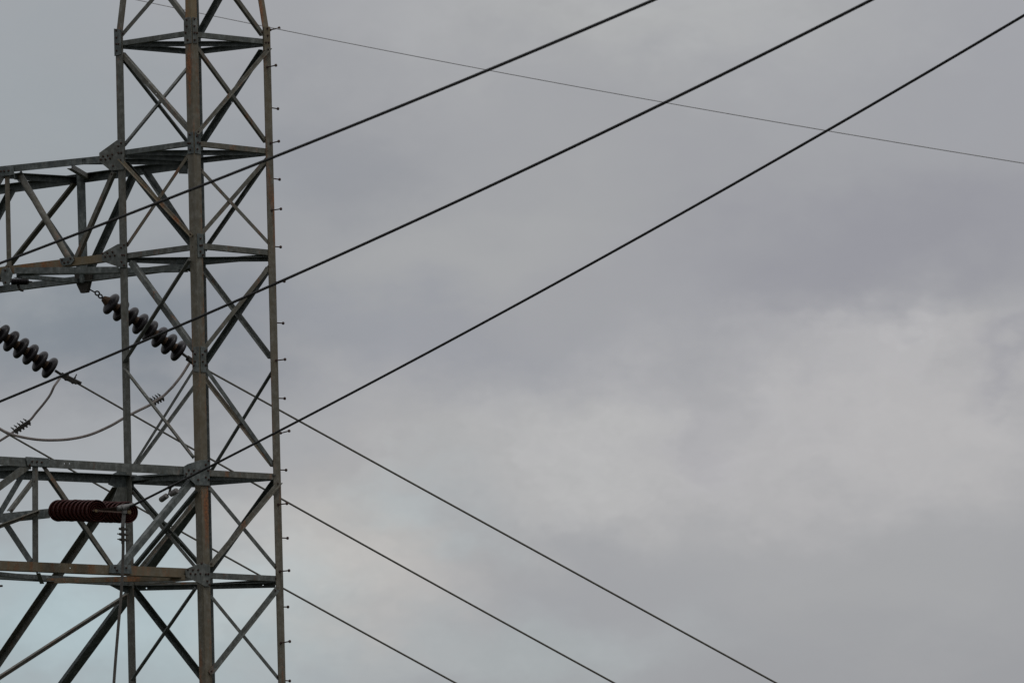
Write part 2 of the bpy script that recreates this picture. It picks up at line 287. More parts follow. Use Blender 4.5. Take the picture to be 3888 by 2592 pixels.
('crossarm_brace',-5.65,166.577,17.043,-4.922,167.306,16.007,'FL',0.055,-0.028,-1,-1,0.0,0.0,0.1),
('crossarm_brace',-4.83,167.584,16.988,-6.437,169.189,14.927,'NL',0.085,-0.028,1,1,0.0,0.6,0.4),
('crossarm_brace',-3.886,168.544,16.865,-5.575,170.233,14.846,'FR',0.155,-0.028,-1,-1,0.1,0.6,0.02),
('crossarm_brace',-4.748,167.48,15.682,-6.313,165.892,14.544,'FL',0.06,-0.012,-1,1,0.0,0.5,0.5),
('plan_brace',-5.666,166.553,15.799,-3.986,166.335,15.791,'U',0.062,0,-1,-1,0,0,0.7),
('plan_brace',-5.702,164.602,15.75,-5.724,166.495,15.786,'U',0.05,0,-1,-1,0,0,0.2),
('plan_brace',-6.765,163.528,15.689,-5.704,166.515,15.807,'U',0.05,0.02,-1,-1,0,0,0.2),
('plan_brace',-5.787,164.527,16.998,-6.827,165.389,17.046,'U',0.06,0,-1,1,0,0,0.1),
('plan_brace',-4.013,166.318,17.03,-4.642,167.595,17.119,'U',0.07,-0.015,-1,1,0,0,0.1),
]
PLATES=[
('gusset_plate','NL',[[-4.983,167.711,21.12],[-4.766,167.495,21.242],[-4.728,167.458,21.252],[-4.676,167.406,21.24],[-4.68,167.412,20.875],[-4.822,167.553,20.884],[-4.857,167.587,20.896],[-4.941,167.67,20.975],[-4.981,167.71,21.021]],0.01,0.01,[[-4.93,167.659,21.07],[-4.873,167.602,21.071],[-4.813,167.543,21.076],[-4.962,167.691,21.034],[-4.902,167.632,21.029],[-4.845,167.575,21.034],[-4.808,167.539,20.936],[-4.738,167.469,21.171],[-4.703,167.433,21.203],[-4.737,167.467,21.087],[-4.702,167.433,21.083]],0.35),
('gusset_plate','NL',[[-4.968,167.704,19.891],[-4.766,167.503,19.977],[-4.665,167.403,19.973],[-4.666,167.406,19.68],[-4.745,167.484,19.687],[-4.97,167.706,19.792]],0.01,0.01,[[-4.954,167.69,19.883],[-4.894,167.63,19.882],[-4.83,167.567,19.886],[-4.923,167.659,19.842],[-4.863,167.6,19.838],[-4.803,167.54,19.839],[-4.722,167.46,19.925],[-4.687,167.425,19.954],[-4.711,167.45,19.834],[-4.683,167.421,19.83],[-4.719,167.458,19.752],[-4.688,167.427,19.708]],0.3),
('gusset_plate','NR',[[-3.695,166.641,17.243],[-3.699,166.634,16.928],[-3.861,166.471,16.92],[-3.96,166.372,17.015],[-4.0,166.331,17.038],[-3.999,166.333,17.137],[-3.95,166.383,17.17],[-3.802,166.533,17.229]],0.01,0.01,[[-3.946,166.387,17.095],[-3.884,166.449,17.096],[-3.822,166.511,17.098],[-3.975,166.357,17.049],[-3.917,166.415,17.051],[-3.836,166.496,16.987],[-3.746,166.588,17.024],[-3.744,166.591,17.177],[-3.712,166.624,17.226],[-3.716,166.618,17.106],[-3.711,166.622,17.0]],0.15),
('gusset_plate','NR',[[-3.797,166.528,15.987],[-3.707,166.618,15.956],[-3.708,166.615,15.701],[-3.775,166.547,15.7],[-3.871,166.451,15.75],[-3.992,166.329,15.799],[-4.001,166.32,15.886],[-3.972,166.351,15.906]],0.01,0.01,[[-3.972,166.35,15.889],[-3.914,166.409,15.889],[-3.852,166.471,15.893],[-3.943,166.379,15.842],[-3.886,166.436,15.841],[-3.827,166.496,15.85],[-3.732,166.592,15.852],[-3.76,166.564,15.85],[-3.746,166.577,15.765],[-3.721,166.602,15.724],[-3.81,166.514,15.975]],0.3),
('gusset_plate','FL',[[-4.949,167.285,17.023],[-4.906,167.329,17.146],[-4.835,167.401,17.191],[-4.751,167.486,17.198],[-4.648,167.589,17.145],[-4.645,167.592,16.959],[-4.754,167.481,16.951],[-4.844,167.391,16.984]],-0.03,0.01,[],0.05),
('gusset_plate','FL',[[-4.844,167.391,16.997],[-4.676,167.56,17.01],[-4.731,167.504,16.793],[-4.924,167.309,16.778],[-4.884,167.35,16.888]],-0.042,0.01,[[-4.858,167.376,16.9],[-4.813,167.422,16.906],[-4.859,167.375,16.836]],0.3),
('gusset_plate','FL',[[-4.961,167.265,15.8],[-4.627,167.603,15.808],[-4.625,167.604,15.743],[-4.65,167.578,15.696],[-4.809,167.418,15.729]],-0.03,0.01,[],0.05),
('gusset_plate','NR',[[-4.871,165.442,15.888],[-4.76,165.555,15.898],[-4.631,165.685,15.898],[-4.621,165.694,15.795],[-4.887,165.425,15.786]],0.002,0.008,[[-4.82,165.494,15.859],[-4.797,165.517,15.824],[-4.728,165.586,15.862],[-4.689,165.626,15.861]],0.05),
('gusset_plate','FL',[[-4.95,167.276,15.868],[-4.652,167.577,15.881],[-4.661,167.568,15.82],[-4.966,167.26,15.798]],-0.03,0.008,[[-4.896,167.331,15.838],[-4.835,167.393,15.84]],0.1),
('gusset_plate','FR',[[-4.027,168.65,21.063],[-3.92,168.544,21.049],[-3.922,168.547,20.938],[-4.029,168.653,20.955]],-0.03,0.01,[],0.05),
('gusset_plate','FR',[[-4.043,168.676,19.831],[-3.885,168.52,19.811],[-3.887,168.522,19.719],[-3.99,168.624,19.775]],-0.03,0.01,[],0.05),
('gusset_plate','NL',[[-5.51,168.24,19.895],[-5.35,168.082,19.894],[-5.326,168.058,19.848],[-5.364,168.097,19.803],[-5.466,168.198,19.797],[-5.504,168.235,19.845]],0.002,0.008,[[-5.475,168.206,19.869],[-5.447,168.178,19.832],[-5.399,168.131,19.835],[-5.367,168.099,19.874]],0.2),
('gusset_plate','NL',[[-6.255,168.971,21.107],[-6.081,168.799,21.1],[-6.068,168.787,20.995],[-6.257,168.973,20.996]],0.002,0.008,[[-6.235,168.951,21.057],[-6.193,168.91,21.055],[-6.137,168.855,21.054]],0.1),
('gusset_plate','NR',[[-5.836,164.479,17.115],[-5.565,164.752,17.116],[-5.566,164.75,17.011],[-5.812,164.502,17.009]],0.002,0.008,[[-5.763,164.551,17.061],[-5.708,164.607,17.062],[-5.654,164.662,17.06],[-5.793,164.521,17.016]],0.15),
('hanger_plate','NL',[[-6.234,168.958,19.861],[-6.144,168.869,19.859],[-6.105,168.831,19.777],[-6.15,168.876,19.646],[-6.218,168.943,19.64],[-6.264,168.988,19.778]],0.004,0.012,[[-6.193,168.917,19.831],[-6.192,168.917,19.682]],0.2),
('hanger_plate','FR',[[-5.338,169.959,19.884],[-5.133,169.755,19.865],[-5.142,169.765,19.772],[-5.18,169.804,19.633],[-5.258,169.881,19.632],[-5.308,169.93,19.743]],-0.03,0.05,[[-5.288,169.909,19.84],[-5.185,169.807,19.846]],0.1),
('splice_plate','NL',[[-3.909,166.639,22.623],[-3.822,166.552,22.623],[-3.814,166.546,22.304],[-3.907,166.638,22.305]],0.004,0.008,[[-3.868,166.598,22.595],[-3.87,166.6,22.515],[-3.883,166.614,22.439],[-3.86,166.591,22.347]],0.3),
('splice_plate','NR',[[-3.817,166.562,22.624],[-3.759,166.621,22.62],[-3.755,166.622,22.31],[-3.81,166.567,22.307]],0.004,0.008,[[-3.795,166.584,22.604],[-3.796,166.582,22.515],[-3.797,166.58,22.434],[-3.767,166.61,22.432],[-3.795,166.582,22.345]],0.3),
('splice_plate','NL',[[-4.782,167.503,22.618],[-4.699,167.421,22.596],[-4.698,167.422,22.292],[-4.78,167.503,22.279]],0.004,0.008,[[-4.748,167.47,22.59],[-4.748,167.47,22.503],[-4.75,167.472,22.423],[-4.722,167.445,22.419],[-4.746,167.469,22.342]],0.1),
('splice_plate','NR',[[-2.966,167.421,22.606],[-2.891,167.496,22.606],[-2.891,167.494,22.313],[-2.963,167.421,22.311]],0.004,0.008,[[-2.928,167.459,22.581],[-2.924,167.462,22.495],[-2.946,167.439,22.406],[-2.916,167.47,22.409]],0.7),
('splice_plate','NL',[[-3.852,166.606,18.609],[-3.782,166.537,18.61],[-3.782,166.539,18.296],[-3.856,166.612,18.319]],0.004,0.008,[[-3.827,166.582,18.523],[-3.853,166.607,18.561],[-3.828,166.584,18.43],[-3.848,166.604,18.385]],0.25),
('splice_plate','NR',[[-3.776,166.571,18.614],[-3.713,166.634,18.609],[-3.709,166.635,18.304],[-3.776,166.568,18.299]],0.004,0.008,[[-3.756,166.589,18.515],[-3.725,166.621,18.561],[-3.755,166.59,18.429],[-3.723,166.622,18.389]],0.25),
('splice_plate','NL',[[-3.886,166.624,21.211],[-3.817,166.555,21.227],[-3.812,166.552,20.962],[-3.885,166.624,20.959]],0.004,0.008,[[-3.852,166.591,21.192],[-3.873,166.612,21.089],[-3.848,166.587,21.086],[-3.849,166.589,21.01]],0.1),
('splice_plate','NR',[[-3.804,166.564,21.227],[-3.737,166.631,21.216],[-3.737,166.629,20.957],[-3.805,166.56,20.963]],0.004,0.008,[[-3.785,166.582,21.174],[-3.775,166.592,21.095],[-3.751,166.616,21.087],[-3.782,166.584,21.014]],0.1),
('splice_plate','NR',[[-3.796,166.561,19.986],[-3.725,166.633,19.986],[-3.721,166.635,19.704],[-3.792,166.563,19.697]],0.004,0.008,[[-3.761,166.596,19.927],[-3.766,166.59,19.841],[-3.745,166.612,19.843],[-3.764,166.592,19.767],[-3.737,166.619,19.727]],0.1),
]
STEPS=[(-2.883,167.504,22.568,'NR'),(-2.926,167.457,22.107,'NR'),(-2.919,167.548,21.624,'FR'),(-2.902,167.474,21.176,'NR'),(-2.912,167.548,20.756,'FR'),(-2.899,167.47,20.354,'NR'),(-2.903,167.546,19.92,'FR'),(-2.864,167.498,19.471,'NR'),(-2.894,167.544,18.988,'FR'),(-2.874,167.481,18.518,'NR'),(-2.887,167.545,18.065,'FR'),(-2.833,167.514,17.634,'NR'),(-2.886,167.551,17.191,'FR'),(-2.875,167.464,16.759,'NR'),(-2.882,167.553,16.363,'FR'),(-2.868,167.465,15.945,'NR'),(-2.882,167.56,15.521,'FR'),(-2.871,167.454,15.074,'NR'),(-2.885,167.571,14.632,'FR')]
HOLES=[(-5.373,164.946,17.069,'NR'),(-5.313,165.006,17.074,'NR'),(-5.323,164.985,15.818,'NR'),(-4.493,167.5,15.77,'U'),(-3.077,167.5,15.785,'U'),(-4.506,167.5,19.762,'U'),(-3.096,167.5,19.765,'U'),(-4.236,166.984,19.029,'NL'),(-3.344,167.022,20.466,'NR'),(-3.364,167.988,21.745,'FR'),(-4.29,167.021,21.754,'NL')]
PT={
'wire1':[[-6.203,147.0,17.274],[-5.344,144.0,17.221],[-2.311,133.0,16.995],[-0.076,124.0,16.762],[0.177,123.0,16.741],[1.261,117.5,16.512],[2.283,112.5,16.326]],
'wire2':[[-6.604,156.0,16.647],[-5.699,153.0,16.65],[-2.398,142.0,16.732],[0.379,132.6,16.91],[0.678,131.6,16.933],[3.013,123.0,17.054],[3.242,122.0,17.049],[4.418,117.0,17.055]],
'wire3':[[-4.518,163.35,16.417],[-2.412,156.0,16.668],[0.26,147.0,17.101],[2.98,138.0,17.656],[4.918,130.5,17.95],[5.453,128.5,18.046]],
'ground_wire':[[-5.368,176.0,24.198],[-4.658,174.0,23.796],[-2.632,166.5,22.422],[-0.692,160.0,21.209],[-0.494,159.0,21.049],[1.713,153.0,19.873],[3.421,147.5,18.87],[4.537,143.0,18.114],[5.263,140.5,17.684],[5.814,138.0,17.289]],
'wire4':[[-5.431,171.0,18.655],[-4.836,171.2,18.302],[-4.011,171.5,17.84],[-2.969,171.8,17.262],[-2.576,171.9,17.037],[-1.995,172.1,16.715],[0.775,172.9,15.182],[1.214,173.1,14.949],[2.234,173.4,14.395]],
'wire5':[[-3.958,170.6,18.814],[-3.762,170.7,18.737],[-2.91,170.9,18.256],[-0.834,171.4,17.096],[-0.586,171.5,16.967],[3.236,172.6,14.876],[4.137,172.9,14.386]],
'wire6':[[-6.715,171.5,18.312],[-6.266,171.7,18.062],[-5.545,171.9,17.648],[-4.152,172.2,16.855],[-2.919,172.6,16.174],[-1.206,173.1,15.232],[-0.775,173.2,14.992],[0.049,173.4,14.537]],
'jumper1':[[-5.616,171.0,18.708],[-5.647,170.9,18.65],[-5.689,170.8,18.577],[-5.739,170.8,18.475],[-5.818,170.8,18.369],[-5.917,170.8,18.254],[-5.996,170.8,18.162],[-6.104,170.8,18.096],[-6.202,170.8,18.02],[-6.369,170.8,17.915],[-6.564,170.8,17.816]],
'jumper2':[[-6.576,170.0,18.159],[-6.433,170.0,18.044],[-6.337,170.0,17.984],[-6.231,170.0,17.929],[-6.096,170.0,17.886],[-5.903,170.0,17.848],[-5.702,170.05,17.839],[-5.471,170.096,17.854],[-5.23,170.142,17.908],[-4.987,170.188,18.013],[-4.813,170.233,18.114],[-4.639,170.279,18.206],[-4.484,170.325,18.285],[-4.387,170.371,18.356],[-4.32,170.417,18.403],[-4.212,170.463,18.513],[-4.207,170.508,18.524],[-4.097,170.554,18.666],[-3.986,170.6,18.844]],
'jumper3':[[-4.651,163.45,15.992],[-4.651,163.45,15.936],[-4.654,163.45,15.846],[-4.665,163.45,15.605],[-4.682,163.45,15.385],[-4.7,163.45,15.188],[-4.715,163.45,15.052],[-4.758,163.45,14.613],[-4.789,163.45,14.248],[-4.808,163.45,13.956]],
'jumper_connector1':[[-5.996,170.8,18.153],[-6.192,170.8,18.024]],
'jumper_connector2':[[-4.459,170.5,18.331],[-4.327,170.5,18.397]],
'string1_attach':[[-5.178,169.801,19.664]],
'string1':[[-4.953,169.861,19.502],[-4.136,170.267,18.953]],
'string2':[[-6.558,170.111,19.341],[-5.741,170.517,18.792]],
'clamp2':[[-5.665,170.567,18.752],[-5.593,170.597,18.706],[-5.486,170.617,18.652],[-5.392,170.637,18.612]],
'clamp1':[[-4.077,170.317,18.908],[-4.012,170.347,18.86],[-3.961,170.75,18.83],[-3.811,170.85,18.764]],
'links1':[[-5.18,169.821,19.659],[-5.134,169.821,19.637],[-5.107,169.821,19.626],[-5.07,169.821,19.588],[-5.046,169.821,19.571]],
'red1':[[-5.454,164.62,16.477],[-4.962,163.391,16.356]],
'red2':[[-5.095,164.98,16.487],[-4.606,163.751,16.362]],
'yoke':[[-4.97,163.271,16.344],[-4.709,163.441,16.367],[-4.587,163.631,16.353]],
'deadend3':[[-4.704,163.271,16.365],[-4.629,163.3,16.378],[-4.571,163.25,16.389],[-4.514,163.35,16.421]],
'terminal3':[[-4.628,163.3,16.338],[-4.65,163.3,16.131],[-4.646,163.3,15.979]],
'damper':[[-4.048,162.2,16.516],[-4.072,162.2,16.423],[-4.145,162.2,16.38],[-4.092,162.2,16.411],[-4.049,162.2,16.424],[-3.983,162.2,16.458]],
'arrester':[[-6.164,169.6,19.765],[-5.937,169.6,19.761],[-5.9,169.6,19.759],[-6.334,169.6,19.776],[-6.204,169.6,19.773]],
'arrester_clamp':[[-6.081,169.62,19.73],[-6.051,169.62,19.667],[-6.008,169.62,19.653]],
'tip':[[-6.243,165.6,15.668],[-6.169,165.6,15.669]],
}

BASE = Vector(BASE)

# ------------------------------------------------------------------ mesh helpers
def link(name, bm, mats, parent=None, org=None, smooth=False):
    me = bpy.data.meshes.new(name)
    if org is not None: bmesh.ops.translate(bm, vec=-Vector(org), verts=bm.verts)
    bmesh.ops.recalc_face_normals(bm, faces=bm.faces)
    bm.to_mesh(me); bm.free()
    for mt in (mats if isinstance(mats, (list, tuple)) else [mats]): me.materials.append(mt)
    if smooth:
        for p in me.polygons: p.use_smooth = True
        me.set_sharp_from_angle(angle=math.radians(35))
    o = bpy.data.objects.new(name, me); COL.objects.link(o)
    if parent is not None: o.parent = parent
    return o
def empty(name, loc):
    o = bpy.data.objects.new(name, None); COL.objects.link(o); o.location = loc; o.empty_display_size = .2; return o
def tag(o, label, cat, group=None):
    o['label'] = label; o['category'] = cat
    if group: o['group'] = group
def sweep(bm, rings, mi=0, cap=True):
    vs = [[bm.verts.new(p) for p in r] for r in rings]; n = len(rings[0])
    for a, b in zip(vs, vs[1:]):
        for i in range(n):
            f = bm.faces.new((a[i], a[(i+1) % n], b[(i+1) % n], b[i])); f.material_index = mi
    if cap:
        for r in (vs[0], vs[-1]): f = bm.faces.new(r); f.material_index = mi
def lprofile(c, q, o, b, t, b2=None):
    """L section: flange along q, flange along o, heel at c"""
    b2 = b2 or b
    return [c, c+q*b, c+q*b+o*t, c+q*t+o*t, c+q*t+o*b2, c+o*b2]
def frame(axis):
    a = Vector(axis).normalized(); h = Vector((0, 0, 1)) if abs(a.z) < .9 else Vector((1, 0, 0))
    x = a.cross(h).normalized(); return a, x, x.cross(a).normalized()
def lathe(bm, origin, axis, prof, n=28, mi=0):
    """profile of (distance along the axis, radius)"""
    a, x, y = frame(axis); o = Vector(origin); rings = []
    for (t, r) in prof:
        r = max(r, .0006)
        rings.append([o + a*t + (x*math.cos(2*math.pi*i/n) + y*math.sin(2*math.pi*i/n))*r for i in range(n)])
    sweep(bm, rings, mi)
def cyl(bm, p, q, r, n=12, mi=0, r2=None):
    p, q = Vector(p), Vector(q); lathe(bm, p, q-p, [(0, r), ((q-p).length, r if r2 is None else r2)], n, mi)
def hexbolt(bm, p, nrm, r=.0125, h=.011, mi=1):
    p = Vector(p); nrm = Vector(nrm).normalized(); cyl(bm, p-nrm*.002, p+nrm*h, r, 6, mi); cyl(bm, p+nrm*h, p+nrm*(h+.006), r*.5, 6, mi)
def obox(bm, c, ax, ay, az, mi=0):
    c, ax, ay, az = map(Vector, (c, ax, ay, az))
    sweep(bm, [[c+sx*ax+sy*ay-az for sx, sy in ((-1,-1),(1,-1),(1,1),(-1,1))], [c+sx*ax+sy*ay+az for sx, sy in ((-1,-1),(1,-1),(1,1),(-1,1))]], mi)
def spline(pts, k=8):
    P = [Vector(p) for p in pts]
    if len(P) < 3: return P
    P = [2*P[0]-P[1]] + P + [2*P[-1]-P[-2]]; out = []
    for i in range(1, len(P)-2):
        p0, p1, p2, p3 = P[i-1:i+3]
        for j in range(k):
            t = j/k
            out.append(.5*((2*p1)+(p2-p0)*t+(2*p0-5*p1+4*p2-p3)*t*t+(3*p1-p0-3*p2+p3)*t**3))
    out.append(P[-2]); return out
def tube(bm, pts, r, n=14, k=8, mi=0, smooth_path=True):
    P = spline(pts, k) if smooth_path else [Vector(p) for p in pts]
    rings = []; x = None
    for i, p in enumerate(P):
        t = (P[min(i+1, len(P)-1)] - P[max(i-1, 0)]).normalized()
        if x is None: _, x, _ = frame(t)
        x = (x - t*x.dot(t)).normalized(); y = t.cross(x)
        rings.append([p + (x*math.cos(2*math.pi*j/n) + y*math.sin(2*math.pi*j/n))*r for j in range(n)])
    sweep(bm, rings, mi)
def parabola_fit(pts, n=60):
    """one smooth sagging span through the measured points: least squares parabola against distance along the span"""
    P = [Vector(p) for p in pts]; d = (P[-1]-P[0]); L = d.length; s = [(p-P[0]).dot(d)/L/L for p in P]
    out = []
    def fit(vals):
        A = [[0.0]*3 for _ in range(3)]; B = [0.0]*3
        for si, vi in zip(s, vals):
            b = (1, si, si*si)
            for i in range(3):
                B[i] += b[i]*vi
                for j in range(3): A[i][j] += b[i]*b[j]
        M = Matrix(A); return M.inverted() @ Vector(B)
    cs = [fit([p[i] for p in P]) for i in range(3)]
    for i in range(n+1):
        t = i/n; out.append(Vector([c[0]+c[1]*t+c[2]*t*t for c in cs]))
    return out

# ------------------------------------------------------------------ ground
bm = bmesh.new(); bmesh.ops.create_grid(bm, x_segments=8, y_segments=8, size=6000)
mt, t, b = new_mat("rough_grass_ground"); co = t.nodes.new('ShaderNodeTexCoord').outputs['Object']
t.links.new(ramp(t, nz(t, co, .6, 8, .7), [(0.3, (.012, .018, .007)), (0.7, (.03, .034, .014))]).outputs[0], b.inputs['Base Color']); b.inputs['Roughness'].default_value = .95
g = link("ground", bm, mt); g['kind'] = 'structure'

# ------------------------------------------------------------------ the tower
tower = empty("transmission_tower", BASE)
tag(tower, "tall steel lattice pylon, grey angle bars streaked with rust, two square arms reaching left", "pylon")
NV = {k: Vector(v) for k, v in NRM.items()}
FACES = {'L': ('NL', 'FL'), 'N': ('NL', 'NR'), 'R': ('NR', 'FR'), 'F': ('FL', 'FR')}
EDGE = {'NL': 'LN', 'NR': 'NR', 'FL': 'LF', 'FR': 'FR'}
leg_objs = {}
for n, (pb, pa, pt) in LEGS.items():
    pb, pa, pt = Vector(pb), Vector(pa), Vector(pt)
    dirs = []
    for fc in FACES[n]:
        a, c = EDGE[fc]; other = c if a == n else a
        dirs.append((Vector(LEGS[other][1]) - pa).normalized())
    q, o = dirs
    bm = bmesh.new(); B_, T_ = (.112 if n == 'N' else .118), .012
    sweep(bm, [lprofile(pb, q, o, B_, T_), lprofile(pa, q, o, B_, T_)])
    # splice bolts down the leg near every level
    lg = link("tower_leg", bm, [STEEL, BOLT], tower, BASE); lg['rust'] = {'L': .42, 'N': .62, 'R': .6, 'F': .2}[n]
    bm = bmesh.new(); inn = (q+o)*.0122; lowp = pa + (pb-pa).normalized()*.42
    sweep(bm, [lprofile(lowp+inn, q, o, .098, .010), lprofile(pa-Vector((0, 0, .0))+inn, q, o, .098, .010), lprofile(pt+inn*.5, q, o, .08, .010)])
    pk = link("peak_leg", bm, [STEEL], tower, BASE); pk['rust'] = {'L': .5, 'N': .85, 'R': .8, 'F': .25}[n]
bm = bmesh.new(); top = sum((Vector(v[2]) for v in LEGS.values()), Vector())/4
lathe(bm, top-Vector((0, 0, .1)), (0, 0, 1), [(0, .17), (.02, .17), (.021, .05), (.25, .04)], 12)
o = link("peak_cap", bm, STEEL, tower, BASE); o['rust'] = .3

def member(name, p, q, fc, b, off, out, edge, e0, e1, rust, t=.007):
    p, q = Vector(p), Vector(q)
    if fc == 'U': nrm = Vector((0, 0, -1)); inward = Vector((0, 0, 1))
    else: nrm = NV[fc]; inward = -nrm
    a = (q-p).normalized(); p = p - a*e0; q = q + a*e1
    nrm = (nrm - a*nrm.dot(a)).normalized(); pipe = b < 0; b = abs(b)
    qd = a.cross(nrm).normalized()
    if fc != 'U' and qd.z < 0: qd = -qd                # towards the upper edge
    if fc == 'U' and qd.y > 0: qd = -qd
    if fc == 'U':                                       # plan members: one flange flat, the other hanging or standing on the edge towards the road
        up_ = nrm * (-1 if edge < 0 else 1)
        sh = nrm*(-off)
        if edge > 0: rings = [lprofile(c + sh - qd*(b/2), qd, up_, b, t) for c in (p, q)]
        else: rings = [lprofile(c + sh + qd*(b/2), -qd, up_, b, t) for c in (p, q)]
        rings = [[v - up_*(b/2) for v in r] for r in rings]
    else:
        sh = nrm*off; o = nrm if out > 0 else -nrm
        heel = qd*(b/2)*edge
        rings = [lprofile(c + sh + heel, -qd*edge, o, b, t) for c in (p, q)]
    bm = bmesh.new()
    if pipe:                                            # round tube with flattened ends
        pr = [(0, .012, .05), (.05, .016, .048), (.16, b/2, b/2)]; pr += [((q-p).length-d, x, y) for d, x, y in reversed(pr)]
        c0 = p + nrm*(off-b/2)
        sweep(bm, [[c0 + a*d + (-nrm*math.cos(2*math.pi*i/20)*x + qd*math.sin(2*math.pi*i/20)*y) for i in range(20)] for d, x, y in pr])
        o = link(name, bm, STEEL, tower, BASE, smooth=True); o['rust'] = rust; return o
    sweep(bm, rings)
    if fc != 'U' and b < .08 and name != 'plan_brace':  # end bolts
        s = nrm*(off if out < 0 else off+t)
        for c, d in ((p, a), (q, -a)):
            hexbolt(bm, c + d*.035 + s, nrm, .011, .009)
    o = link(name, bm, [STEEL, BOLT], tower, BASE); o['rust'] = rust
    BUILT.append((o, p, q, fc)); return o
BUILT = []
for (name, x0, y0, z0, x1, y1, z1, fc, b, off, out, edge, e0, e1, rust) in MEMBERS:
    member(name, (x0, y0, z0), (x1, y1, z1), fc, b, off, out, edge, e0, e1, rust)
# the body goes on down to the ground the same way
for k, (ha, lo) in enumerate(zip(LOW, LOW[1:])):
    for fc, (a, c) in EDGE.items():
        member('horizontal_strut', ha[a], ha[c], fc, .066, -.012, -1, -1, -.02, -.02, .3)
        pr = (a, c) if k % 2 else (c, a)
        member('diagonal_brace', ha[pr[0]], lo[pr[1]], fc, .066, -.020, -1, 1, -.05, -.05, .3)

# a few empty bolt holes drilled through flanges
for (x, y, z, fc) in HOLES:
    h = Vector((x, y, z)); best = None
    for (o, p, q, f) in BUILT:
        if f != fc: continue
        d = q-p; tt = max(0, min(1, (h-p).dot(d)/d.length_squared)); dist = (h-(p+d*tt)).length
        if best is None or dist < best[0]: best = (dist, o)
    if best is None or best[0] > .2: continue
    dr = Vector((0, 1, .1)) if fc == 'U' else NV[fc]
    bm = bmesh.new(); cyl(bm, h-BASE-dr*.5, h-BASE+dr*.5, .0085, 10); bmesh.ops.recalc_face_normals(bm, faces=bm.faces)
    me = bpy.data.meshes.new("cut"); bm.to_mesh(me); bm.free(); cut = bpy.data.objects.new("cut", me); COL.objects.link(cut); cut.location = BASE
    md = best[1].modifiers.new("hole", 'BOOLEAN'); md.operation = 'DIFFERENCE'; md.object = cut; md.solver = 'EXACT'
    bpy.context.view_layer.update()
    dg = bpy.context.evaluated_depsgraph_get(); nm = bpy.data.meshes.new_from_object(best[1].evaluated_get(dg))
    best[1].modifiers.clear(); best[1].data = nm
    bpy.data.objects.remove(cut)

for (name, fc, pts, off, th, bolts, rust) in PLATES:
    n = NV[fc]; bm = bmesh.new()
    if name == 'hanger_plate' and th > .03:
        r1 = [Vector(p)+n*off for p in pts]; r2 = [Vector(p)+n*(off-th) for p in pts]
    else:
        r1 = [Vector(p)+n*off for p in pts]; r2 = [Vector(p)+n*(off+th) for p in pts]
    sweep(bm, [r1, r2])
    bmesh.ops.bevel(bm, geom=[e for e in bm.edges], offset=.0018, segments=1, affect='EDGES')
    for b_ in bolts: hexbolt(bm, Vector(b_)+n*(max(off+th, off)), n, .0135, .012)
    o = link(name, bm, [DARKFIT if (name == 'hanger_plate' and th > .03) else STEEL, BOLT], tower, BASE); o['rust'] = rust  # thick hanger plate: its shade is put into the colour by the dark material
# step bolts up the right-hand leg
sb0 = None
for (x, y, z, fc) in STEPS:
    n = NV[fc]
    bm = bmesh.new(); L = .155
    lathe(bm, Vector((0, 0, 0)), n, [(-.03, .008), (-.002, .008), (-.0019, .017), (.009, .017), (.0091, .0075), (L-.012, .0075), (L-.0118, .012), (L-.007, .0185), (L+.006, .0185), (L+.010, .012)], 12)
    o = link("step_bolt", bm, STEPM, tower, smooth=True); o.location = Vector((x, y, z)) - BASE
    o.rotation_euler = (random.uniform(-.07, .07), random.uniform(-.07, .07), random.uniform(-.05, .05))   # each a little knocked about

# ------------------------------------------------------------------ insulators
def disc_mesh(name, mat, R, rings=4):
    """cap towards -X, pin and ribbed underside towards +X; origin at the shell"""
    bm = bmesh.new()
    shell = [(-.050, .048), (-.044, .062), (-.032, .086), (-.022, .110), (-.012, R*.89), (.000, R*.965), (.014, R), (.030, R*.995), (.041, R*.95), (.038, R*.90)]
    r = R*.90
    for i in range(rings):
        r1 = r - R*.055; r2 = r - R*.10; r3 = r - R*.15; r4 = r - R*.19
        shell += [(.012, r1), (.012, r2), (.040 - .002*i, r3), (.040 - .002*i, max(r4, .03))]; r = r4
    shell += [(.010, .028), (.010, .014)]
    lathe(bm, (0, 0, 0), (1, 0, 0), shell, 40)
    return bm
def cap_mesh():
    bm = bmesh.new()
    lathe(bm, (0, 0, 0), (1, 0, 0), [(-.115, .018), (-.112, .032), (-.100, .041), (-.075, .050), (-.056, .058), (-.044, .061), (-.040, .05)], 24)
    lathe(bm, (0, 0, 0), (1, 0, 0), [(.008, .012), (.030, .0115), (.036, .019), (.044, .019)], 14)
    return bm
def string(name, base, first, last, n, mat, label, group, R=.145, rings=4, capmat=None):
    """an insulator string hung at BASE whose n shells run from FIRST to LAST"""
    t = empty(name, base); tag(t, label, "insulator string", group)
    first, last = Vector(first), Vector(last); ax = (last-first).normalized()
    rot = Vector((1, 0, 0)).rotation_difference(ax)
    d0 = link("insulator_disc", disc_mesh(name, mat, R, rings), mat, t, smooth=True)
    c0 = link("cap", cap_mesh(), capmat or CAPM, d0, smooth=True)
    for i in range(n):
        if i == 0: d = d0
        else:
            d = d0.copy(); COL.objects.link(d); d.parent = t
            c = c0.copy(); COL.objects.link(c); c.parent = d
        d.location = first + (last-first)*(i/(n-1)) - Vector(base) + Vector((random.uniform(-1, 1), 0, random.uniform(-1, 1)))*.003
        d.rotation_mode = 'QUATERNION'; d.rotation_quaternion = rot @ Matrix.Rotation(random.uniform(-.02, .02), 3, 'Z').to_quaternion()
    return t, ax
